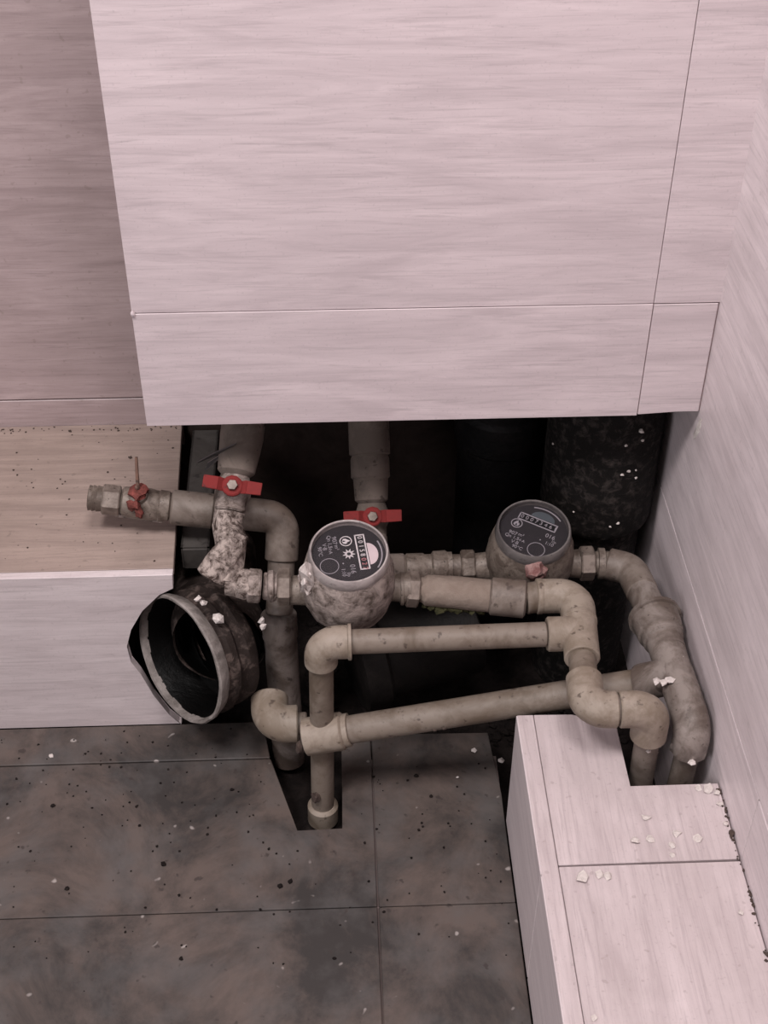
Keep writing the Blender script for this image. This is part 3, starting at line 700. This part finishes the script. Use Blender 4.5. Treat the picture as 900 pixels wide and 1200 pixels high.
obj('elbow', elbow(B(), c2_ - dY * 0.037, c2_, mid - ex_ * gap, 0.0160), 'fit', t)
end = V(c3_.x + 0.004, c3_.y + 0.004, 0.03)
de = (end - c3_).normalized()
obj('elbow', elbow(B(), mid + ex_ * gap, c3_, c3_ + de * 0.036, 0.0160), 'fit', t)
obj('pipe', tube(B(), mid - ex_ * 0.004, mid + ex_ * 0.004, 0.0125), 'grey', t)
obj('pipe', tube(B(), c3_ + de * 0.034, end, 0.0110), 'grey', t)
bm = B(); blob(bm, c3_ + de * 0.043 + V(-0.001, -0.0105, 0), 0.0028, 0.6, 3, 1); obj('mortar_splash', bm, 'mortar', t)

# loop pipe
lz = tc.z
le = at(376, 738, Z=lz); le.y = tc.y - 0.003
t = thing('pipe_run', 'pale plastic loop pipe dropping from its top-left elbow into the floor hole', 'pipe', V(le.x, le.y, -0.04))
obj('pipe', tube(B(), tc - V(0.0305, 0, 0), le + V(0.024, 0, 0), 0.0113), 'ppr', t)
fe = at(378.5, 955, Y=0.852); fd = (fe - le).normalized()
bm = B(); elbow(bm, le + V(0.026, 0, 0), le, le + fd * 0.026, 0.0152)
lathe(bm, le + V(0.0245, 0, 0), V(1, 0, 0), [(-0.001, 0.015), (0, 0.0166), (0.0025, 0.0166), (0.003, 0.0148)], 28); obj('elbow', bm, 'fit', t)
LT = (fe - le).length
te = at(387, 853, Y=0.858)
sT = (te - le).dot(fd); te = le + fd * sT
obj('pipe', tube(B(), le + fd * 0.024, fe - fd * 0.004, 0.0113), 'ppr', t)
obj('coupling', tube(B(), fe - fd * 0.018, fe + fd * 0.0085, 0.0152, 28, 0.003), 'fit', t)
bm = B(); blob(bm, at(370, 934, Y=0.842), 0.004, 1.7, 8, 2, 0.7); obj('dirt_patch', bm, 'darkgrit', t, label='dark brown dirt patch')

# sloping lower pipe with its tee
rz_ = 0.186
r0, r1_, r2_, r3_ = at(742, 664, Z=0.192), at(778, 735, Z=0.187), at(795, 795, Z=rz_), at(813, 852, Z=rz_)
lim = XW - 0.0185
for p in (r0, r1_, r2_, r3_): p.x = min(p.x, lim)
r1_.x = min(r1_.x, XW - 0.0262)
r2_ = r1_.lerp(r3_, 0.5)
teej = V(te.x + 0.002, te.y - 0.004, te.z)
far_ = at(752, 800, Y=r2_.y + 0.010)
sd_ = (far_ - teej).normalized()
bm = B()
lathe(bm, teej - sd_ * 0.0195, sd_, [(0, 0.0155), (0.0015, 0.0182), (0.037, 0.0182), (0.039, 0.0165), (0.0392, 0.0160), (0.044, 0.0160), (0.0445, 0.0140)], 28)
obj('tee', bm, 'fit', t)
t = thing('pipe_run', 'long pale plastic pipe sloping down leftwards to the tee above the floor hole', 'pipe', V(teej.x + 0.1, te.y, te.z - 0.02))
obj('pipe', tube(B(), teej + sd_ * 0.0225, far_ - sd_ * 0.002, 0.0135), 'ppr', t)
bm = B(); blob(bm, teej - sd_ * 0.022 + V(-0.002, -0.014, 0.002), 0.0036, 2.0, 14, 2, 0.8); obj('dirt_patch', bm, 'darkgrit', t, label='dark brown smear at the tee collar')
splash(t, [(teej + sd_ * q + V(0, -0.0125, -0.0045), 0.0024) for q in (0.106, 0.115)], 'darkgrit', 'dirt_speck', flat=0.7, seed=16)

# right-hand run along the wall
t = thing('pipe_run', 'dirty thicker pipe run touching the right wall, from farther meter down into notch', 'pipe', r2_)
ns = p2 + V(0.0655, 0, 0)
r0 = V(min(r0.x, lim), ns.y - 0.010, ns.z)
bm = B()
lathe(bm, ns, V(1, -0.08, 0), [(0, 0.0115), (0.003, 0.0125), (0.0035, 0.0155), (0.0095, 0.0155), (0.010, 0.0125), (0.014, 0.0125)], 24); obj('tailpiece', bm, 'brass', t)
rd = (r1_ - r0).normalized()
obj('elbow', elbow(B(), ns + V(0.013, -0.001, 0), r0, r0 + rd * 0.036, 0.0158), 'grey', t)
obj('pipe', tube(B(), r0 + rd * 0.035, r1_, 0.0150), 'right_pipe', t)
r3d = (r3_ - r1_).normalized()
bm = B(); lathe(bm, r1_ - rd * 0.017, rd * 0.4 + r3d * 0.6, [(0, 0.0160), (0.0002, 0.0246), (0.0050, 0.0252), (0.0054, 0.0226), (0.024, 0.0216), (0.0255, 0.0196), (0.034, 0.0192), (0.0355, 0.0172), (0.050, 0.0166)], 32, lump=0.0004); obj('coupling', bm, 'right_pipe', t)
bm = B(); tube(bm, r1_ + r3d * 0.020, r1_ + r3d * 0.085, 0.0165, lump=0.0012)
lathe(bm, r2_ - V(0.002, 0, 0), far_ - r2_, [(0, 0.0165), ((far_ - r2_).length - 0.004, 0.0172), ((far_ - r2_).length, 0.0165)], 24)
obj('tee', bm, 'right_pipe', t)
re = V(r3_.x - 0.002, r3_.y + 0.002, 0.03); rde = (re - r3_).normalized()
bm = B(); elbow(bm, r1_ + r3d * 0.082, r3_, r3_ + rde * 0.026, 0.0162); obj('elbow', bm, 'right_pipe', t)
bm = B(); lathe(bm, r3_ + rde * 0.020, rde, [(0, 0.0160), (0.003, 0.0172), (0.010, 0.0166), (0.012, 0.012)], 8); obj('collar', bm, 'right_pipe', t)
obj('pipe', tube(B(), r3_ + rde * 0.024, re, 0.0110), 'grey', t)
splash(t, [(at(x, y, Z=0.2005 if i < 4 else 0.178), r_) for i, (x, y, r_) in enumerate([(785, 797, 0.0052), (777, 800, 0.0036), (769, 798, 0.0042), (797, 770, 0.0032), (811, 893, 0.0034), (760, 782, 0.0028)])], label='white mortar flake stuck on the pipe', flat=0.5, seed=51)

# ------------------------------------------------------------------ loose mortar flakes and grit
chips = [
 (818, 924, 4.2, 'small white mortar flake on the notch edge beside the right-hand pipe'),
 (831, 925, 6.2, 'largest white mortar flake at the rear corner of the low ledge'),
 (842, 929, 4.0, 'white mortar flake wedged against right wall at the notch corner'),
 (849, 942, 3.6, 'thin white mortar flake standing in the crack just below the notch corner'),
 (853, 966, 2.6, 'tiny white mortar crumb in the crack along the right wall'),
 (757, 959, 4.0, 'flat mortar flake farthest up the middle of the low ledge top'),
 (744, 985, 4.6, 'flat pale mortar flake left of the crumb cluster on the ledge top'),
 (762, 984, 4.8, 'wide flat mortar flake midway along the crumb cluster on the ledge'),
 (793, 977, 4.4, 'raised mortar lump at the top of the crumb cluster on the ledge'),
 (788, 990, 4.2, 'pale mortar lump in the middle of the crumb cluster on the ledge'),
 (788, 1002, 3.6, 'small mortar crumb just above the dark tile joint'),
 (817, 983, 4.2, 'lone flat mortar flake between the crumb cluster and right wall'),
 (682, 1029, 6.4, 'broad flat mortar flake under the left end of the tile joint'),
 (702, 1026, 4.6, 'middle mortar flake of three just under the tile joint'),
 (712, 1027, 4.2, 'third thin mortar flake from the ledge edge under the tile joint'),
 (868, 1070, 3.4, 'small white crumb on the near ledge tile by the right wall'),
 (696, 1194, 2.8, 'tiny white crumb on the near ledge tile at the bottom of the photo'),
]
for i, (x, y, r, lab) in enumerate(chips):
    p = at(x, y, Z=ZR); p.x = min(p.x, XW - 0.005)
    bm = B(); blob(bm, V(0, 0, 0), r * 0.00085, 0.32, 70 + i, 1, 0.95)
    zmin = min(v.co.z for v in bm.verts)
    bmesh.ops.translate(bm, verts=bm.verts, vec=V(p.x, p.y, ZR - zmin - 0.0001))
    o = obj('mortar_flake', bm, 'mortar', None, smooth=False, origin=V(p.x, p.y, ZR))
    tag(o, lab, 'flake', 'mortar flakes on the low ledge')
for i, (x, y, r, lab) in enumerate([(60, 886, 2.4, 'small white crumb on the floor strip in front of the back ledge'), (555, 881, 3.2, 'pale mortar chip on the floor tile under the sloping pipe'), (587, 893, 3.6, 'slanting white chip beside the dark gap by the low ledge'), (536, 911, 1.6, 'tiny white crumb on the floor tile below the pale chip')]):
    p = at(x, y, Z=0.0008); bm = B(); blob(bm, V(0, 0, 0), r * 0.001, 0.45, 95 + i, 1, 0.9)
    zmin = min(v.co.z for v in bm.verts); bmesh.ops.translate(bm, verts=bm.verts, vec=V(p.x, p.y, 0.0003 - zmin))
    tag(obj('mortar_flake', bm, 'mortar', None, smooth=False, origin=V(p.x, p.y, 0)), lab, 'flake', 'mortar flakes on the floor')

def scatter(name, n, fn, mat, label, rmin, rmax):
    bm = B()
    for i in range(n):
        p = fn(); r = random.uniform(rmin, rmax) * (2.0 if random.random() < 0.06 else 1.0)
        g_ = bmesh.ops.create_icosphere(bm, subdivisions=1, radius=r)
        for v in g_['verts']:
            v.co = Vector((v.co.x * random.uniform(.6, 1.4), v.co.y * random.uniform(.6, 1.4), v.co.z * 0.6)) + p + Vector((0, 0, r * 0.45))
    tag(obj(name, bm, mat, None, smooth=False), label, 'grit', kind='stuff')
def niche():
    while True:
        x, y = random.uniform(-0.04, 0.30), random.uniform(0.945, 1.16)
        if x > 0.11 and y > 1.0 or x < 0.16 and y > 0.96 and x > -0.01: continue
        return V(x, y, -0.042)
scatter('rubble', 420, niche, 'soil', 'dark crumbly rubble on the ground under the pipes', 0.002, 0.0065)
def floor_pt():
    while True:
        x, y = random.uniform(-0.36, 0.15), 0.62 + 0.325 * math.sqrt(random.random())
        if -0.085 < x < 0.0 and y > 0.80: continue
        if x > -0.09 and y > 0.895: continue
        return V(x, y, 0.0)
scatter('dirt', 190, floor_pt, 'soil', 'dark grit scattered over the stone floor tiles', 0.0006, 0.0016)
def ledge_pt():
    return V(random.uniform(-0.40, -0.172), random.uniform(0.97, 1.19) if random.random() < 0.5 else 1.19 + random.uniform(-0.006, 0.004), ZL)
scatter('dirt', 110, ledge_pt, 'darkgrit', 'dark grit on the back ledge top and along its rear corner', 0.0005, 0.0013)
def crack_pt():
    return V(XW - random.uniform(0.001, 0.004), random.uniform(0.50, 0.73), ZR)
scatter('dirt', 60, crack_pt, 'darkgrit', 'brown grit in the crack between low ledge and right wall', 0.0006, 0.0016)
